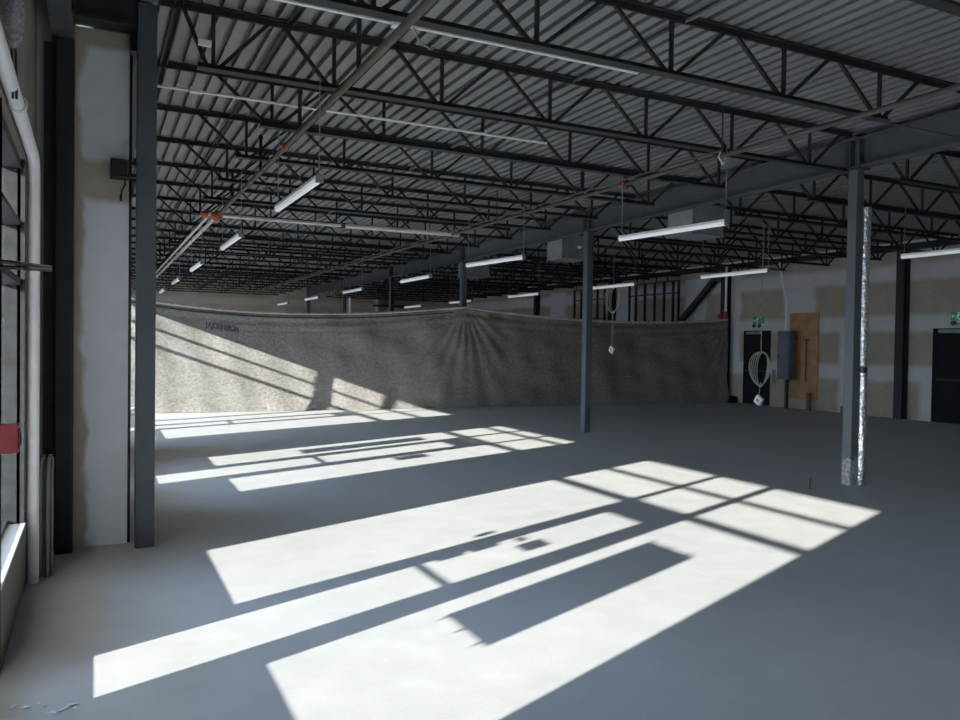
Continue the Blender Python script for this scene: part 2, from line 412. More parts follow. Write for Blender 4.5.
sticker('middle narrow sticker on the near door glass near its lock side', UG1, 4.33, 4.40, 1.18, 1.30)
sticker('small sticker at the edge of the tall near pane beside the door', UG1, 4.66, 4.74, 1.27, 1.36)
sticker('small sticker at the door end of the far window beyond the pier', UG2, 9.06, 9.36, 1.36, 1.58)

# ------------------------------------------------------------------ steel columns and girders
def hss(uc, vc, s, z0, z1, name, m, label):
    r = thing(name, label, 'column', (uc, vc, 0))
    MB().box(-s/2, s/2, -s/2, s/2, z0, z1).build('shaft', m, r, .008)
    if vc > 0 and uc > 1: MB().box(-s*.85, s*.85, -s*.85, s*.85, z1, z1+.016).build('cap_plate', 'steel', r)
    return r
ZG0, ZG1 = 3.97, 4.335
clabels = ['grey square steel column on the right with a foil-wrapped pipe and scraped foot',
           'slender grey steel column in mid floor, standing before the dark tarp',
           'grey steel column rising behind the peak of the tarp',
           'dark steel column behind the tarp, next beyond the one at the tarp peak',
           'dark steel column far behind the tarp, with a white pipe at its side',
           'farthest dark steel column, close to the far wall behind the tarp']
for i, (cu, cv) in enumerate(zip(COLU, COLV)):
    hss(cu, cv, .13 if i == 0 else .145, 0, ZG0-.016, 'steel_column', 'colfoot' if i == 0 else 'column', clabels[i])
def ibeam(mb, a, b, z0, z1, w, tf=.018, tw=.012):
    a, b = Vector((a[0], a[1], 0)), Vector((b[0], b[1], 0)); Z = lambda p, z: (p.x, p.y, z)
    mb.bar(Z(a, z0+tf/2), Z(b, z0+tf/2), w, tf); mb.bar(Z(a, z1-tf/2), Z(b, z1-tf/2), w, tf)
    mb.bar(Z(a, (z0+z1)/2), Z(b, (z0+z1)/2), tw, z1-z0-2*tf)
def girder(a, b, label, z0=ZG0, z1=ZG1, w=.19):
    r = thing('roof_girder', label, 'steel beam', (a[0], a[1], 0))
    q = (b[0]-a[0], b[1]-a[1]); L = math.hypot(*q); e = (q[0]/L*.10, q[1]/L*.10)
    m = MB(); ibeam(m, (e[0], e[1]), (q[0]-e[0], q[1]-e[1]), z0, z1, w); m.build('beam', 'girder', r)
    # bolted end plates
    for s, p in ((1, (e[0], e[1])), (-1, (q[0]-e[0], q[1]-e[1]))):
        k = MB(); d = Vector((e[0], e[1], 0)).normalized(); c = Vector((p[0], p[1], (z0+z1)/2))
        k.bar(c - d*.012, c + d*.012, w*.95, z1-z0-.002)
        pl = k.build('end_plate', 'girder', r)
        n = Vector((d.y, -d.x, 0))
        for zz in (-.12, -.04, .04, .12):
            for side in (-.06, .06):
                cc = c + n*side + d*(s*.012) + Vector((0, 0, zz)); MB().tube([cc, cc+d*(s*.02)], .014, 6).build('bolt', 'dark', pl)
    return r
gl = ['deep steel girder running from overhead to the big right column', 'deep steel girder between the right column and the slender mid-floor column',
      'steel girder between the slender mid-floor column and the tarp-peak column', 'steel girder beyond the tarp, starting at the tarp-peak column',
      'steel girder far behind the tarp, second span past the tarp-peak column', 'farthest steel girder span, reaching the far wall']
nodes = [(8.24, .5)] + list(zip(COLU, COLV))
for a, b, l in zip(nodes[:-1], nodes[1:], gl): girder(a, b, l)
# column zone stiffeners on top of each column
for i, (cu, cv) in enumerate(zip(COLU, COLV)):
    r = thing('beam_stub', clabels[i].replace('steel column', 'stub joining the girders over the steel column').split(',')[0][:90], 'steel beam', (cu, cv, 0))
    MB().box(-.095, .095, -.087, .087, ZG0, ZG0+.018).box(-.095, .095, -.087, .087, ZG1-.018, ZG1).box(-.006, .006, -.087, .087, ZG0+.018, ZG1-.018).build('web', 'girder', r)
    for s in (-.07, .03, .07): MB().box(-.095, .095, s-.006, s+.006, ZG0+.018, ZG1-.018).build('stiffener', 'girder', r)
# left-hand columns
hss(.372, 6.95, .148, 0, 4.41, 'steel_column', 'column', 'slate grey steel column in left foreground, just right of the white drywall pier')
hss(-.215, 6.99, .125, 0, 4.045, 'steel_column', 'dark', 'near-black steel column in the corner left of the white drywall pier')
tag(MB().box(-.368, -.18, 7.075, 7.118, 0, 4.04).build('backing_plate', 'girder'), 'dark flat plate behind the near-black corner column', 'steel plate', None, 'thing')
eb = MB(); ibeam(eb, (-.235, VB), (-.235, 7.08), 4.05, 4.36, .15); tag(eb.build('edge_beam', 'girder'), 'dark edge beam along the near left wall above the corner column', 'steel beam', None, 'thing')
eb = MB(); ibeam(eb, (.372, 7.25), (.372, VF), 4.08, 4.36, .15); tag(eb.build('edge_beam', 'girder'), 'dark edge beam along the left wall beyond the drywall pier', 'steel beam', None, 'thing')
eb = MB(); eb.box(-.15, .30, 6.90, 7.095, 4.22, 4.43); eb.box(-.15, .30, 6.88, 6.92, 4.215, 4.25); tag(eb.build('cross_beam', 'dark'), 'black short cross beam capping the white drywall pier', 'steel beam', None, 'thing')
tag(MB().box(.252, .30, 7.02, 7.4, 4.06, 4.36).build('beam_bracket', 'dark'), 'black bracket plate between the drywall pier top and slate column', 'bracket', None, 'thing')
tag(MB().box(.25, .272, 7.12, 7.235, 0, 4.05).build('shade_strip', 'black'), 'black vertical strip standing in for shade on the right side of the drywall pier', 'shade strip', None, 'thing')  # black strip imitates the shaded side of the pier
# square tube end with brackets
r = thing('tube_outrigger', 'square hollow steel tube end sticking out beside the drywall pier', 'steel tube', (.175, 6.98, 3.08))
t = MB()
for x0, x1, z0, z1 in ((-.07, .07, .055, .07), (-.07, .07, -.07, -.055), (-.07, -.055, -.055, .055), (.055, .07, -.055, .055)): t.box(x0, x1, -.06, .11, z0, z1)
t.build('tube', 'frame', r); MB().box(-.054, .054, -.02, .0, -.054, .054).build('hollow_shade', 'black', r)  # black plug stands in for the darkness inside the hollow tube
MB().box(.07, .13, -.03, .05, .035, .06).box(.07, .13, -.03, .05, -.06, -.035).box(.075, .085, -.03, .05, -.035, .035).build('bracket', 'steel', r)
tag(MB().tube([(.215, 6.97, 3.005), (.213, 6.97, 2.95), (.19, 6.97, 2.90), (.185, 6.97, 2.85)], .008, 8).box(.175, .195, 6.955, 6.985, 2.82, 2.87).build('cable_hook', 'black'), 'small black hook hanging below the square tube end', 'hook', None, 'thing')

# right-wall columns, edge beam, brace
rl = ['dark steel column against the right wall between the fire door and the plywood board',
      'dark steel column in the right wall at the end of the tarp', 'dark wall column behind the tarp between the two stud frames', 'farthest dark column against the right wall behind the tarp']
for v, l in zip((12.72, 18.78, 24.85, 30.6), rl):
    r = thing('wall_column', l, 'column', (UR-.12, v, 0)); MB().box(-.11, .11, -.012, .012, 0, 4.2).box(-.115, -.1, -.11, .11, 0, 4.2).box(.1, .115, -.11, .11, 0, 4.2).build('shaft', 'dark', r)
eb = MB(); ibeam(eb, (UR-.12, VB), (UR-.12, VF), 4.19, 4.345, .16); tag(eb.build('edge_beam', 'dark'), 'dark edge beam running along the top of the right wall', 'steel beam', None, 'thing')
tag(MB().bar((UR-.22, 20.95, 2.45), (UR-.22, 19.15, 3.92), .16, .16, (1, 0, 0)).bar((UR-.22, 19.2, 3.9), (UR-.22, 18.78, 3.9), .14, .14).build('diagonal_brace', 'dark'), 'dark diagonal brace rising to the column at the end of the tarp', 'brace', None, 'thing')
r = thing('sprinkler_riser', 'white standpipe beside the column at the right end of the tarp', 'pipe', (17.72, 18.5, 0))
MB().tube([(0, 0, 2.85), (0, 0, 4.3)], .035, 10).build('pipe', 'whitepipe', r); MB().tube([(0, 0, 2.62), (0, 0, 2.85)], .07, 12).tube([(-.02, .1, 2.72), (-.02, .28, 2.72)], .06, 10).build('valve', 'red', r)
r = thing('drain_pipe', 'white drain pipe beside the far column behind the tarp', 'pipe', (9.42, 31.2, 0)); MB().tube([(0, 0, 0), (0, 0, 3.55)], .05, 10).build('pipe', 'whitepipe', r)

# steel stud frames in front of the right wall, behind the tarp
def stud_frame(label, vs, rails, z1, extra):
    r = thing('stud_frame', label, 'stud frame', (17.72, vs[0], 0))
    for v in vs: MB().box(-.045, .045, v-vs[0]-.022, v-vs[0]+.022, 0.0, z1).build('stud', 'stud', r)
    L = vs[-1]-vs[0]; sg = 1 if L > 0 else -1
    for z in rails: MB().box(-.05, .05, min(0, L)-.04, max(0, L)+.04, z-.02, z+.02).build('rail', 'stud', r)
    for v in extra: MB().box(-.02, .02, v-vs[0]-.015, v-vs[0]+.015, z1, 4.19).build('tie', 'stud', r)
stud_frame('dark steel stud frame behind the tarp nearest the diagonal brace', [20.72, 21.0, 21.47, 21.98, 22.52, 23.04, 23.42], (.03, 3.56, 3.97), 3.95, (21.3, 21.9, 22.6, 23.0))
stud_frame('dark steel stud frame behind the tarp, farther from the diagonal brace', [25.0, 25.47, 25.96, 26.6, 27.1], (.03, 2.8, 3.55, 3.98), 3.98, (25.6, 27.0))

# ------------------------------------------------------------------ open-web joists
def joist_parts(length, first, pitch, individual, nb=None):
    """joist along +x from 0 to length; bottom nodes at first + k*pitch"""
    zb, zt = 3.915, 4.42
    r = thing('roof_joist', '', 'roof joist')
    MB().box(0, length, -.055, .055, zt-.008, zt).box(0, length, -.012, -.004, zt-.055, zt-.008).box(0, length, .004, .012, zt-.055, zt-.008).build('top_chord', 'joist', r)
    x = first
    if nb is None:
        nb = []
        while x < length-.55: nb.append(x); x += pitch
    b0, b1 = nb[0]-.12, min(length-.09, nb[-1]+(.12 if pitch != 1.21 else 9))
    MB().box(b0, b1, -.05, .05, zb, zb+.008).box(b0, b1, -.012, -.004, zb+.008, zb+.05).box(b0, b1, .004, .012, zb+.008, zb+.05).build('bottom_chord', 'joist', r)
    bars = []
    for x in nb:
        q = nb.index(x); lo = (x+nb[q-1])/2 if q else max(.12, x-pitch/2); hi = (x+nb[q+1])/2 if q < len(nb)-1 else min(length-.1, x+pitch/2)
        bars += [((lo+.05, 0, zt-.03), (x-.05, 0, zb+.03)), ((x+.05, 0, zb+.03), (hi-.05, 0, zt-.03)), ((x, 0, zb+.02), (x, 0, zt-.03))]
    if individual:
        for a, b in bars: MB().bar(a, b, .03, .03, (0, 1, 0)).build('web_member', 'joist', r)
    else:
        m = MB()
        for a, b in bars: m.bar(a, b, .03, .03, (0, 1, 0))
        m.build('web', 'joist', r)
    return r
LV = [3.22, 5.07, 6.75, 8.27, 9.80, 11.35] + [12.9+1.55*k for k in range(17)]
def gu(v):   # girder position at v
    for (a, b) in zip(nodes[:-1], nodes[1:]):
        if v <= b[1]: return a[0]+(b[0]-a[0])*(v-a[1])/(b[1]-a[1])
    return nodes[-1][0]
def jl(side, k):
    if side == 'left':
        return ['dark open-web joist crossing the top right corner of the picture, nearest the camera', 'dark open-web joist with a silver conduit along its bottom chord, left of the girder',
          'dark open-web joist framing into the top of the big right column'][k] if k < 3 else 'dark open-web roof joist left of the girder, %s past the column joist' % NTH[k-3]
    return 'dim open-web roof joist right of the girder, %s from the big right column' % NTH[k-2]
protoA = protoB = protoC = protoD = None
for k, v in enumerate(LV):
    u0 = -.30 if v < 6 else .455 if v < 7 else .30
    far = v > 19
    # left bay
    if k == 1:
        o = joist_parts(gu(v)-u0+.05, 2.94-1.27*2-u0, 1.27, True); o['label'] = jl('left', 1); o['group'] = 'roof joists'
        o.location = (u0, v, 0); o['category'] = 'roof joist'
    else:
        lab = jl('left', k) if not far else 'dim open-web roof joist behind the tarp, left of the girder'
        grp = 'roof joists' if not far else 'far left roof joists'
        if not far:
            if k == 2: o = joist_parts(8.49-u0, 0, 1.21, True, [q-u0 for q in (.86, 1.87, 2.9, 4.08, 5.28, 6.5, 7.75)]); o['category'] = 'roof joist'
            elif u0 < 0:
                if protoA is None: protoA = o = joist_parts(8.85, 1.64-u0-1.22, 1.22, True)
                else: o = dup(protoA, (0, 0, 0), '')
            else:
                if protoB is None: protoB = o = joist_parts(8.35, 1.64-u0, 1.22, True)
                else: o = dup(protoB, (0, 0, 0), '')
        else:
            if protoC is None: protoC = o = joist_parts(8.7, 1.64-u0, 1.22, False)
            else: o = dup(protoC, (0, 0, 0), '')
        o.location = (u0, v, 0); o['label'] = lab; o['group'] = grp
    # right bay
    if k >= 2:
        lab = jl('right', k) if not far else 'dim open-web roof joist behind the tarp, right of the girder'
        grp = 'right bay roof joists' if not far else 'far right roof joists'
        if protoD is None: protoD = o = joist_parts(9.22, .95, 1.25, False); protoE = joist_parts(8.66, .95, 1.25, False); first_e = True
        elif not far: o = dup(protoD, (0, 0, 0), '')
        elif first_e: o = protoE; first_e = False
        else: o = dup(protoE, (0, 0, 0), '')
        o.location = (gu(v)+.06, v, 0); o['label'] = lab; o['group'] = grp
# bridging angle
tag(MB().box(4.34, 4.40, 3.3, 37, 4.395, 4.40).box(4.34, 4.346, 3.3, 37, 4.37, 4.40).build('bridging_angle', 'deck'), 'bridging angle running under the deck across the joists, left of the girder', 'steel angle', None, 'thing')

# ------------------------------------------------------------------ sprinkler pipes, conduits
def couple(p, ax, m, r, name='coupling', rad=.06, L=.10):
    a = Vector(p); d = Vector(ax)
    MB().tube([a-d*L, a+d*L], rad, 12).tube([a-d*.02, a+d*.02], rad*1.25, 12).build(name, m, r)
r = thing('sprinkler_pipe', 'rust-brown sprinkler pipe running the left side under the joists', 'pipe', (1.83, 0, 3.80))
MB().tube([(0, -3, 0), (0, 13.6, 0)], .032, 12).build('pipe', 'pipe', r); MB().tube([(0, 13.6, 0), (0, 37, 0)], .03, 10).tube([(-.11, 13.7, .02), (-.11, 37, .02)], .022, 8).build('pipe', 'silverpipe', r)
for v, h in ((5.9, .44), (7.85, .38), (9.9, .4), (12.1, .4)):
    n = MB().tube([(0, v, .02), (0, v, h)], .021, 8).build('riser_nipple', 'dark', r); MB().tube([(0, v, h), (0, v, h+.03), (0, v, h+.06)], .03, 8, rad=[.035, .03, .01]).build('sprinkler_head', 'black', n)
couple((0, 8.5, 0), (0, 1, 0), 'orange', r, rad=.038, L=.05); couple((0, 13.75, 0), (0, 1, 0), 'orange', r, rad=.07, L=.12); couple((-.15, 13.85, .03), (1, 0, 0), 'orange', r, rad=.05)
r = thing('cross_main', 'shiny cross main pipe branching right from the orange coupling', 'pipe', (1.87, 13.95, 3.84))
MB().tube([(0, 0, 0), (2.2, 0, 0)], .03, 10).tube([(2.2, 0, 0), (4.5, -.06, .0)], .042, 10).build('pipe', 'silverpipe', r); MB().box(2.15, 2.23, -.05, .05, -.05, .05).build('coupling', 'pipe2', r)
r = thing('sprinkler_pipe', 'dull brown sprinkler pipe under the joists, just left of the girder', 'pipe', (6.22, 0, 3.83))
MB().tube([(0, 1, 0), (0, 37, 0)], .027, 12).build('pipe', 'pipe2', r)
MB().tube([(-.10, 6.5, .03), (-.10, 37, .03)], .013, 8).build('conduit', 'pipe2', r)
couple((0.02, 8.4, 0), (0, 1, 0), 'red', r, rad=.05, L=.05); couple((0, 14, 0), (0, 1, 0), 'pipe2', r, rad=.055)
MB().tube([(0, 6.62, .06), (.05, 6.6, -.02), (.0, 6.58, -.10), (-.05, 6.6, -.02), (0, 6.62, .06)], .010, 6).build('clevis_hanger', 'emt', r)
for v in (6.6, 9.4, 12.0, 15): MB().tube([(0, v, .03), (0, v, .55)], .009, 6).build('hanger_rod', 'steel', r)
def conduit(label, pts, rad=.013, box=None):
    r = thing('conduit', label, 'conduit', pts[0]); p0 = Vector(pts[0])
    MB().tube([Vector(p)-p0 for p in pts], rad, 8).build('tube', 'emt', r)
    if box: b = Vector(box)-p0; MB().box(b.x-.055, b.x+.055, b.y-.03, b.y+.03, b.z-.025, b.z+.025).build('junction_box', 'white', r, .004)
conduit('silver conduit along the joist nearest the top edge, with a white box', [(-.1, 5.32, 3.985), (4.05, 5.30, 3.985)], box=(1.93, 5.28, 3.97))
tag(MB().tube([(4.15, 5.17, 3.955), (8.3, 5.17, 3.955)], .010, 6).build('conduit', 'pipe2'), 'dull conduit along the same joist, continuing right to the girder', 'conduit', None, 'thing')
conduit('silver conduit crossing behind the column joist, with white box at left', [(.42, 8.0, 4.10), (3.6, 8.0, 4.10), (4.8, 8.0, 4.10)], box=(.86, 7.97, 4.10))
for uu, l in ((.56, 'pair of dull conduits under the deck nearest the left column'), (1.45, 'pair of dull conduits under the deck left of the brown pipe')):
    tag(MB().tube([(uu, 5.2, 4.40), (uu, 18.9, 4.40)], .012, 6).tube([(uu+.06, 5.2, 4.40), (uu+.06, 18.9, 4.40)], .012, 6).build('conduit_pair', 'joist'), l, 'conduit', None, 'thing')
tag(MB().box(.73, .83, 6.62, 6.65, 4.06, 4.11).build('junction_box', 'white', None, .004), 'small white junction box on the column joist near the left', 'junction box', None, 'thing')
# drops from the conduit
tag(MB().tube([(2.05, 5.30, 3.98), (2.1, 5.32, 3.90), (2.2, 5.34, 3.86), (2.3, 5.36, 3.93)], .007, 6).build('flexible_whip', 'rope'), 'looped grey wire hanging by the white conduit box at top', 'wire', None, 'thing')

# ------------------------------------------------------------------ strip lights
def make_light(label):
    r = thing('strip_light', label, 'light fixture', (0, 0, 0), 'hanging strip lights')
    MB().prism([(-.034, .015), (.034, .015), (.027, .045), (-.027, .045)], 1, .01, 1.73).build('housing', 'white', r)
    MB().prism([(-.032, .015), (-.028, -.012), (-.012, -.024), (.012, -.024), (.028, -.012), (.032, .015)], 1, .012, 1.728).build('diffuser', 'lens', r)
    for y in (0, 1.728): MB().box(-.035, .035, y, y+.012, -.026, .047).build('end_cap', 'galv', r)
    for y in (.02, 1.70): MB().tube([(0, y, .045), (0.0, y, .85)], .0045, 6).build('hanger_wire', 'rope', r)
    return r
rows = [(1.73, [6.66, 10.66, 14.85, 19.0, 23.2, 27.4], 'left row, by the brown pipe'), (6.25, [6.62, 10.85, 15.0, 19.6, 24.0, 28.3], 'middle row, just left of the girder'), (10.82, [5.95, 10.25, 14.1, 18.3, 22.5, 26.8], 'right row, beyond the girder')]
light0 = None
for uu, vs, lab in rows:
    for k, v in enumerate(vs):
        l = '%s white strip light from the camera in the %s' % (['nearest', 'second', 'third', 'fourth', 'fifth', 'sixth'][k], lab)
        if light0 is None: light0 = make_light(l); o = light0
        else: o = dup(light0, (0, 0, 0), l)
        o.location = (uu, v, 3.10)
        if (uu, k) in ((6.25, 0), (6.25, 1)): o.location.x = (6.33, 6.13)[k]; o.rotation_euler.z = .11

# ------------------------------------------------------------------ duct boxes beside the girder
def duct(label, v0):
    r = thing('duct_box', label, 'duct', (gu(v0)+.27, v0, 3.60))
    MB().box(0, .68, 0, .62, .02, .50).build('casing', 'galv', r)
    MB().box(-.02, .70, -.02, .64, 0, .02).build('flange', 'galv', r); MB().box(-.012, .692, -.012, .632, .50, .52).build('flange', 'galv', r)
    MB().box(.05, .63, .05, .57, .50, .84).build('neck', 'dark', r)
    return r
duct('square sheet-metal duct box behind the girder, nearest, above the strip light', 10.13)
duct('square sheet-metal duct box behind the girder near the slender column', 14.4)
duct('square sheet-metal duct box behind the girder near the tarp-peak column', 19.6)
tag(MB().box(9.45, 9.53, 10.3, 10.75, 3.62, 3.68).build('duct_strap', 'white'), 'pale short strip hanging past the nearest duct box', 'strap', None, 'thing')
tag(MB().tube([(9.5, 14.3, 3.86), (9.5, 15.6, 3.95)], .03, 8).build('duct_pipe', 'emt'), 'pale pipe stub left of the second duct box', 'pipe', None, 'thing')

# ------------------------------------------------------------------ tarp partition
AN = [(.30, 2.72), (8.95, 2.72), (17.76, 2.64)]
def tarp_top(u):
    if u < 8.95: t = (u-.30)/8.65; return 2.72 - 1.22*t*(1-t)*(1.15-.3*t) + .02*(1-t)
    t = (u-8.95)/9.03; return 2.72-.08*t - .92*t*(1-t)
def tarp_v(u, s):
    """depth of the cloth at u and height share s (0 floor, 1 top)"""
    zt = tarp_top(u); z = s*zt
    v = 19.58 - .066*u
    if u < 8.95: v += .26*s*math.sin(math.pi*min(1, max(0, u/8.95)))
    else: v += .10*s*math.sin(math.pi*(u-8.95)/9.03)
    for au, az in AN:
        dx, dz = u-au, az+.05-z; rr = math.hypot(dx, dz); th = math.atan2(dx, dz)
        v += .017*math.sin(th*26+1.3*math.sin(th*3))*math.exp(-rr/2.6)*min(1, rr*2)
    v += .03*math.sin(u*1.7+z*2.6+1.2*math.sin(u*.9))*math.sin(z*2.2+.4) + .022*math.sin(u*2.1+z*3.0)*math.sin(z*5+u*.6) + .012*math.sin(u*7.3+z*1.7)
    # slack swags below the hem
    d = zt-z
    if d < .5: v += .03*math.sin(d*26+u*.35)*math.exp(-d*3)
    return v - (.05*(1-s)**6)
tm = MB(); NU, NS = 420, 70
vs = []
for i in range(NU+1):
    u = .28 + (17.76-.28)*i/NU
    for j in range(NS+1):
        s = j/NS; vs.append((u, tarp_v(u, s), .008+s*(tarp_top(u)-.008)))
tm._add(vs, [(i*(NS+1)+j, (i+1)*(NS+1)+j, (i+1)*(NS+1)+j+1, i*(NS+1)+j+1) for i in range(NU) for j in range(NS)], True)
tarp = tag(tm.build('tarp_partition', 'tarp'), 'long grey woven tarp strung across the room between columns', 'tarp', None, 'thing')
hp = [(u, tarp_v(u, 1)-.012, tarp_top(u)-.02) for u in [.3+(17.42)*i/200 for i in range(201)]]
MB().tube(hp, .032, 8).build('hem_roll', 'hem', tarp)
MB().tube([(u, tarp_v(u, 1-.13/tarp_top(u))-.006, tarp_top(u)-.125) for u in [.3+(8.3)*i/120 for i in range(121)]], .018, 6).build('rope', 'dark', tarp)
# printed lettering on the cloth
cu = bpy.data.curves.new('lettering', 'FONT'); cu.body = 'J.A.JOHNSTON'; cu.size = .17; cu.offset = .013; cu.space_character = .88
to = bpy.data.objects.new('lettering_source', cu); COL.objects.link(to)
me = bpy.data.meshes.new_from_object(to.evaluated_get(bpy.context.evaluated_depsgraph_get())); COL.objects.unlink(to); bpy.data.objects.remove(to)
bm = bmesh.new(); bm.from_mesh(me); bmesh.ops.triangulate(bm, faces=bm.faces); bmesh.ops.subdivide_edges(bm, edges=bm.edges, cuts=1)
wx = max(v.co.x for v in bm.verts)
for v in bm.verts:
    uu = 2.38 + v.co.x/wx*.76; zz = 2.03 - .11*v.co.x/wx + v.co.y
    v.co = Vector((uu, tarp_v(uu, zz/tarp_top(uu))-.012, zz))
bm.to_mesh(me); bm.free(); me.name = 'lettering'; me.materials.clear(); me.materials.append(M['lettering'])
lo = bpy.data.objects.new('lettering', me); COL.objects.link(lo); lo.parent = tarp
# crumpled scrap at its left foot
sm = MB(); rs = random.Random(3)
pts = [(rs.uniform(-.16, .16), rs.uniform(-.1, .1), max(0.0, rs.uniform(0, .16))) for _ in range(26)]
bm = bmesh.new()
for p in pts: bm.verts.new(p)
bmesh.ops.convex_hull(bm, input=bm.verts); me = bpy.data.meshes.new('plastic_scrap'); bm.to_mesh(me); bm.free(); me.materials.append(M['chip'])
o = bpy.data.objects.new('plastic_scrap', me); COL.objects.link(o); o.location = (.72, 19.3, 0); tag(o, 'crumpled white plastic scrap at the left foot of the tarp', 'scrap', None, 'thing')

# ------------------------------------------------------------------ right wall: fire doors, exit signs, electrical
def fire_door(num, v0, v1, z1):
    fr = MB(); fr.box(UR-.03, UR+.02, v0-.05, v0, 0, z1+.05).box(UR-.03, UR+.02, v1, v1+.05, 0, z1+.05).box(UR-.03, UR+.02, v0, v1, z1, z1+.05)
    o = struct(fr, 'door_%d' % num, 'doorblack')
    MB().box(UR-.022, UR-.002, v0, v1, 0.005, z1).build('leaf', 'doorblack', o)
    MB().box(UR-.075, UR-.022, v0+.08, v1-.08, 1.0, 1.05).build('panic_bar', 'dark', o)
    MB().box(UR-.10, UR-.03, v0+.30, v0+.85 if v1-v0 > .9 else v1, z1-.06, z1+.02).build('closer', 'galv', o)
    return o
fire_door(2, 17.06, 18.02, 2.2)
fire_door(3, 10.95, 11.93, 2.2)
def exit_sign(label, v, z):
    r = thing('exit_sign', label, 'exit sign', (UR-.005, v, z))
    MB().box(-.05, 0, -.20, .20, -.10, .12).build('housing', 'green', r)
    X = -.0515; pic = MB()       # running figure, as seen from the room: +v is left
    pic.tube([(X, .02, .085), (X-.0008, .02, .085)], .02, 12)
    def st(a, b, w): pic.bar((X, a[0], a[1]), (X, b[0], b[1]), .002, w, (0, 0, 1)) if abs(a[0]-b[0]) > .02 else pic.box(X-.001, X+.001, min(a[0], b[0])-w/2, max(a[0], b[0])+w/2, min(a[1], b[1]), max(a[1], b[1]))
    st((.02, .065), (.04, .0), .030); st((.02, .055), (-.03, .03), .016); st((.03, .05), (.07, .02), .016)
    st((.04, .0), (.005, -.04), .020); st((.005, -.04), (.02, -.085), .018); st((.04, .0), (.08, -.05), .020)
    pic.box(X-.001, X+.001, -.14, -.12, -.085, .105); pic.box(X-.001, X+.001, -.12, -.05, .085, .105)
    pic.box(X-.001, X+.001, .10, .18, .0, .02); pic.prism([(.19, .01), (.15, .05), (.15, -.03)], 0, X-.001, X+.001)
    pic.build('running_figure', 'signwhite', r)
    for y in (.11, -.11):
        h = MB().tube([(-.03, y, -.13), (-.08, y, -.15), (-.12, y, -.16)], .04, 10, rad=[.025, .055, .055]).box(-.04, -.01, y-.02, y+.02, -.13, -.10).build('lamp_head', 'black', r)
    MB().box(-.045, -.0, -.17, .17, -.13, -.10).build('battery_base', 'white', r)
exit_sign('green running-figure exit sign above the door beside the electrical panel', 17.48, 2.55)
exit_sign('green running-figure exit sign above the rightmost dark door', 11.33, 2.52)
tag(MB().box(UR-.03, UR-.004, 15.28, 16.30, .28, 2.75).build('plywood_board', 'ply'), 'orange-brown plywood backboard on the right wall behind the electrical panel', 'board', None, 'thing')
r = thing('electrical_panel', 'tall grey electrical panel standing in front of the plywood board', 'electrical panel', (17.72, 16.1, 0))
MB().box(-.11, .11, -.21, .21, .84, 2.22).build('cabinet', 'grey', r, .01)
MB().box(-.125, -.111, -.18, .18, .92, 2.12).build('door', 'grey', r, .004); MB().box(-.145, -.126, .12, .15, 1.45, 1.56).build('latch', 'dark', r)
MB().box(-.04, .04, -.10, -.02, 0, .84).build('post', 'steel', r); MB().tube([(0, .02, 2.22), (0, .02, 3.1), (0, .16, 3.6), (0, .30, 4.2)], .022, 8).build('conduit', 'emt', r)
MB().box(.10, .20, -.26, -.215, 2.0, 2.03).build('bracket', 'wood', r)
tag(MB().tube([(17.98, 15.62, .78), (17.98, 15.62, 1.95)], .02, 8).box(17.96, 18.06, 15.58, 15.72, 1.95, 1.99).build('conduit_stub', 'pipe'), 'thin brown conduit on the plywood board right of the panel', 'conduit', None, 'thing')
tag(MB().box(17.84, 17.94, 15.36, 15.46, 0, .49).build('wall_stub', 'wood'), 'short brown timber stub on the floor under the plywood board', 'post', None, 'thing')
tag(MB().box(17.88, 17.98, 14.25, 14.37, 0, .20).build('wall_stub', 'wood'), 'low brown timber stub by the wall left of the big column', 'post', None, 'thing')
tag(MB().box(18.045, 18.096, 16.80, 16.90, .70, 1.10).build('meter_base', 'galv'), 'small grey box between the coiled cable and electrical panel', 'box', None, 'thing')
# dark heap by the end of the tarp
tag(MB().prism([(17.7, .0), (18.06, .0), (18.04, .18), (17.9, .22), (17.75, .1)], 1, 18.25, 18.5).build('cloth_bundle', 'black'), 'dark bundled cloth at the right foot of the tarp', 'cloth', None, 'thing')

# ------------------------------------------------------------------ hanging power cords
def cord(label, u, v, ztop, zc, rx, rz, zbox, plug=.055):
    r = thing('hanging_cord', label, 'power cord', (u, v, 0))
    MB().tube([(0, 0, ztop), (0.01, .02, (ztop+zc)/2), (0, 0, zc+rz)], .008, 6).build('drop', 'rope', r)
    for k in range(5):
        a = rx*(1-.10*k); ph = k*.5; pts = []
        for i in range(28):
            t = 2*math.pi*i/28
            pts.append((.015*k-.03+.03*math.sin(t+ph), -a*math.sin(t)*(1+.15*math.cos(t)), zc+rz*math.cos(t)-.02*k*(1-math.cos(t))*.2))
        MB().tube(pts, .008, 6, closed=True).build('coil', 'rope', r)
    MB().tube([(0, 0, zc-rz+.05), (.0, .02, zc-rz-.1), (0, .03, zbox+plug)], .008, 6).build('tail', 'rope', r)
    b = MB().box(-.03, .03, -plug, plug, -plug, plug).build('outlet_box', 'white', r, .006); b.location = (0, .03, zbox); b.rotation_euler = (math.radians(32), 0, 0)
    f = MB().box(-.034, -.029, -plug*.45, plug*.45, -plug*.45, plug*.45).build('socket_face', 'rope', b)
cord('coiled grey power cord hanging before the dark door by the electrical panel', 10.85, 10.42, 3.95, 1.34, .22, .30, .76, .075)
cord('coiled grey power cord hanging before the tarp, right of the slender column', 10.85, 14.95, 3.95, 2.80, .26, .30, 1.63, .07)

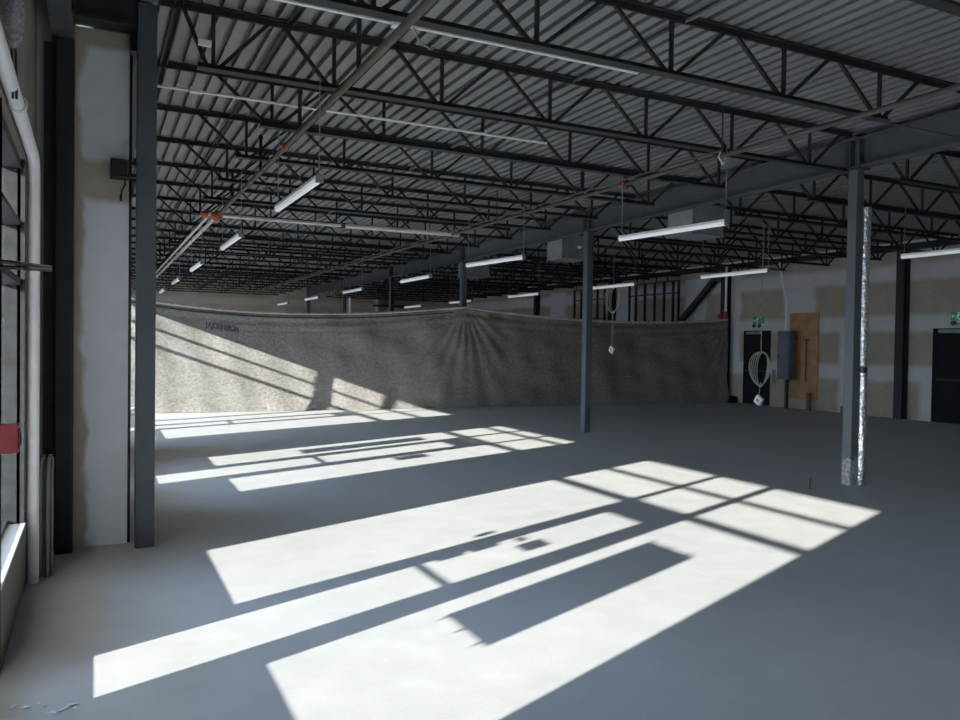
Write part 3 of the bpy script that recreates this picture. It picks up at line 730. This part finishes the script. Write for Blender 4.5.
# ------------------------------------------------------------------ foil wrapped pipe at the right column
mf = MB(); rs = random.Random(5); n = 20; zs = [3.5*i/220 for i in range(221)]; ring = []
for i, z in enumerate(zs):
    rr = .055 + (.006 if abs(z-1.45) > .03 else -.01)
    for k in range(n):
        q = rr + rs.uniform(-.0025, .0025); t = 2*math.pi*k/n
        ring.append((8.705+.008*math.sin(z*2)+q*math.cos(t), 6.685+q*math.sin(t), z))
mf._add(ring, [(i*n+k, i*n+(k+1) % n, (i+1)*n+(k+1) % n, (i+1)*n+k) for i in range(220) for k in range(n)])
fp = mf.build('foil_pipe', 'foil'); tag(fp, 'vertical pipe wrapped in crumpled silver foil beside the big right column', 'pipe', None, 'thing')
MB().tube([(8.705, 6.685, 1.43), (8.705, 6.685, 1.48)], .06, 14).build('strap', 'black', fp)

# ------------------------------------------------------------------ left foreground fittings
pts = [(-.378, 2.2, 2.97), (-.378, 5.2, 2.945), (-.378, 6.01, 2.93)]
for k in range(1, 9):
    t = k/8*math.pi/2; pts.append((-.378, 6.05+.14*math.sin(t), 2.79+.14*math.cos(t)))
pts.append((-.378, 6.19, 0))
r = thing('drain_pipe', 'white plastic pipe bending down the left wall by the window', 'pipe', (0, 0, 0))
MB().tube(pts, .037, 14).build('pipe', 'whitepipe', r)
MB().tube([(-.41, 4.85, 2.995), (-.36, 4.85, 2.995)], .008, 6).tube([(-.375+.044*math.cos(t), 4.85, 2.95+.044*math.sin(t)) for t in (2*math.pi*k/16 for k in range(16))], .007, 6, closed=True).build('clamp', 'emt', r)
r = thing('wrapped_lamp', 'clear plastic wrapped lamp hanging above the white pipe at far left', 'lamp', (-.365, 4.5, -.075))
bag = MB(); bag.tube([(0, 0, z) for z in (3.75, 3.55, 3.40, 3.30, 3.24, 3.20)], (.05), 16, rad=[.046, .048, .050, .047, .036, .016]); bag.build('plastic_bag', 'clear', r)
MB().tube([(.0, 0, z) for z in (3.30, 3.34, 3.40, 3.44)], .03, 10, rad=[.012, .03, .026, .014]).build('bulb', 'white', r)
MB().tube([(.008, 0, 3.22), (.012, 0, 3.05), (.012, .02, 2.96)], .007, 6).tube([(-.008, .0, 3.22), (-.004, 0, 3.05), (-.004, .02, 2.96)], .007, 6).build('cord', 'black', r)
r = thing('alarm_box', 'red metal box on the window mullion at the left edge', 'alarm box', (-.449, 4.567, 1.19))
MB().box(0, .105, -.05, .05, -.07, .075).build('casing', 'red', r, .005); MB().box(.105, .113, -.035, .035, -.045, .05).build('cover', 'red', r, .003); MB().box(.113, .117, -.01, .02, -.03, .03).build('button', 'dark', r)
for k, (uu, l) in enumerate(((-.333, 'left one of two bent metal strips leaning by the corner column'), (-.285, 'right one of two bent metal strips leaning by the corner column'))):
    tag(MB().tube([(uu-.013, 6.30, .003), (uu-.013, 6.38, .78), (uu-.008, 6.39, .83), (uu+.006, 6.40, .855), (uu+.012, 6.40, .85)], .016, 8).tube([(uu+.013, 6.32, .003), (uu+.014, 6.40, .80), (uu+.016, 6.41, .84)], .010, 8).build('bent_strip', 'galv' if k else 'rope'), l, 'metal strip', None, 'thing')

# plaster crumbs, floor rod
rs = random.Random(11); chip_spots = [(-.33, 4.13), (-.27, 4.09), (-.20, 4.08), (-.10, 4.02), (-.085, 4.04), (-.12, 4.0), (-.17, 3.98), (-.23, 4.12), (-.07, 4.0)]
for k, (a, b) in enumerate(chip_spots):
    bm = bmesh.new(); s = rs.uniform(.010, .024)
    for _ in range(9): bm.verts.new((rs.uniform(-1, 1)*s*1.4, rs.uniform(-1, 1)*s, rs.uniform(0, .5)*s))
    bmesh.ops.convex_hull(bm, input=bm.verts); me = bpy.data.meshes.new('plaster_chip'); bm.to_mesh(me); bm.free(); me.materials.append(M['chip'])
    o = bpy.data.objects.new('plaster_chip', me); COL.objects.link(o); o.location = (a, b, 0.0)
    tag(o, 'white plaster chip on the floor near the bottom left corner', 'plaster chip', 'plaster chips bottom left', 'thing')
tag(MB().tube([(7.82, 6.69, 0), (7.825, 6.69, .13)], .008, 6).build('floor_rod', 'black'), 'thin dark rod sticking up from the floor left of the big column', 'rod', None, 'thing')

# far-wall bits glimpsed above the tarp
tag(MB().box(12.9, 13.1, 37.9, 38.28, 0, 3.9).box(13.1, 14.9, 38.1, 38.28, 0, 3.85).build('gypsum_sheet', 'tanboard'), 'tan board panel on the far wall above the tarp', 'board', None, 'thing')
tag(MB().box(12.7, 14.3, 37.8, 38.05, 3.55, 3.66).build('wall_shelf', 'black'), 'black ledge across the tan far-wall panel', 'ledge', None, 'thing')

# ------------------------------------------------------------------ light
sun = bpy.data.lights.new('sun', 'SUN'); sun.energy = 16.2; sun.angle = math.radians(.55); sun.color = (1.0, .945, .85)
so = bpy.data.objects.new('sun', sun); COL.objects.link(so)
so.rotation_euler = Vector((1, .41, -.356)).to_track_quat('-Z', 'Y').to_euler()
w = bpy.data.worlds.new('sky'); S.world = w; w.use_nodes = True; nt = w.node_tree; bg = nt.nodes['Background']
tc = N(nt, 'ShaderNodeTexCoord'); sp = N(nt, 'ShaderNodeSeparateXYZ'); nt.links.new(tc.outputs['Generated'], sp.inputs[0])
c = ramp(nt, math_(nt, 'MULTIPLY_ADD', sp.outputs[2], .5, .5), [(.45, (.50, .56, .66)), (.55, (.66, .82, 1.0)), (1., (.30, .52, 1.0))])
nt.links.new(c, bg.inputs['Color']); bg.inputs['Strength'].default_value = 5.6

# ------------------------------------------------------------------ camera
F, YAW, PITCH, ROLL = 779.0128, .459474, -.01968362, -.01463361
cy, sy = math.cos(YAW), math.sin(YAW)
f = Vector((sy*math.cos(PITCH), cy*math.cos(PITCH), math.sin(PITCH))); r0 = Vector((cy, -sy, 0)); d0 = f.cross(r0)
c_, s_ = math.cos(ROLL), math.sin(ROLL); rr = r0*c_ + d0*s_; dd = r0*-s_ + d0*c_
cam = bpy.data.cameras.new('camera'); cam.sensor_fit = 'HORIZONTAL'; cam.sensor_width = 36; cam.lens = F/960*36; cam.clip_start = .05; cam.clip_end = 300
co = bpy.data.objects.new('camera', cam); COL.objects.link(co)
mx = Matrix.Identity(4)
for i in range(3): mx[i][0] = rr[i]; mx[i][1] = -dd[i]; mx[i][2] = -f[i]
mx[0][3], mx[1][3], mx[2][3] = 0, 0, H
co.matrix_world = mx; S.camera = co
S.view_settings.view_transform = 'Standard'; S.view_settings.look = 'None'; S.view_settings.exposure = .46; S.view_settings.gamma = 1.24
S.cycles.max_bounces = 8; S.cycles.diffuse_bounces = 6; S.cycles.transparent_max_bounces = 16
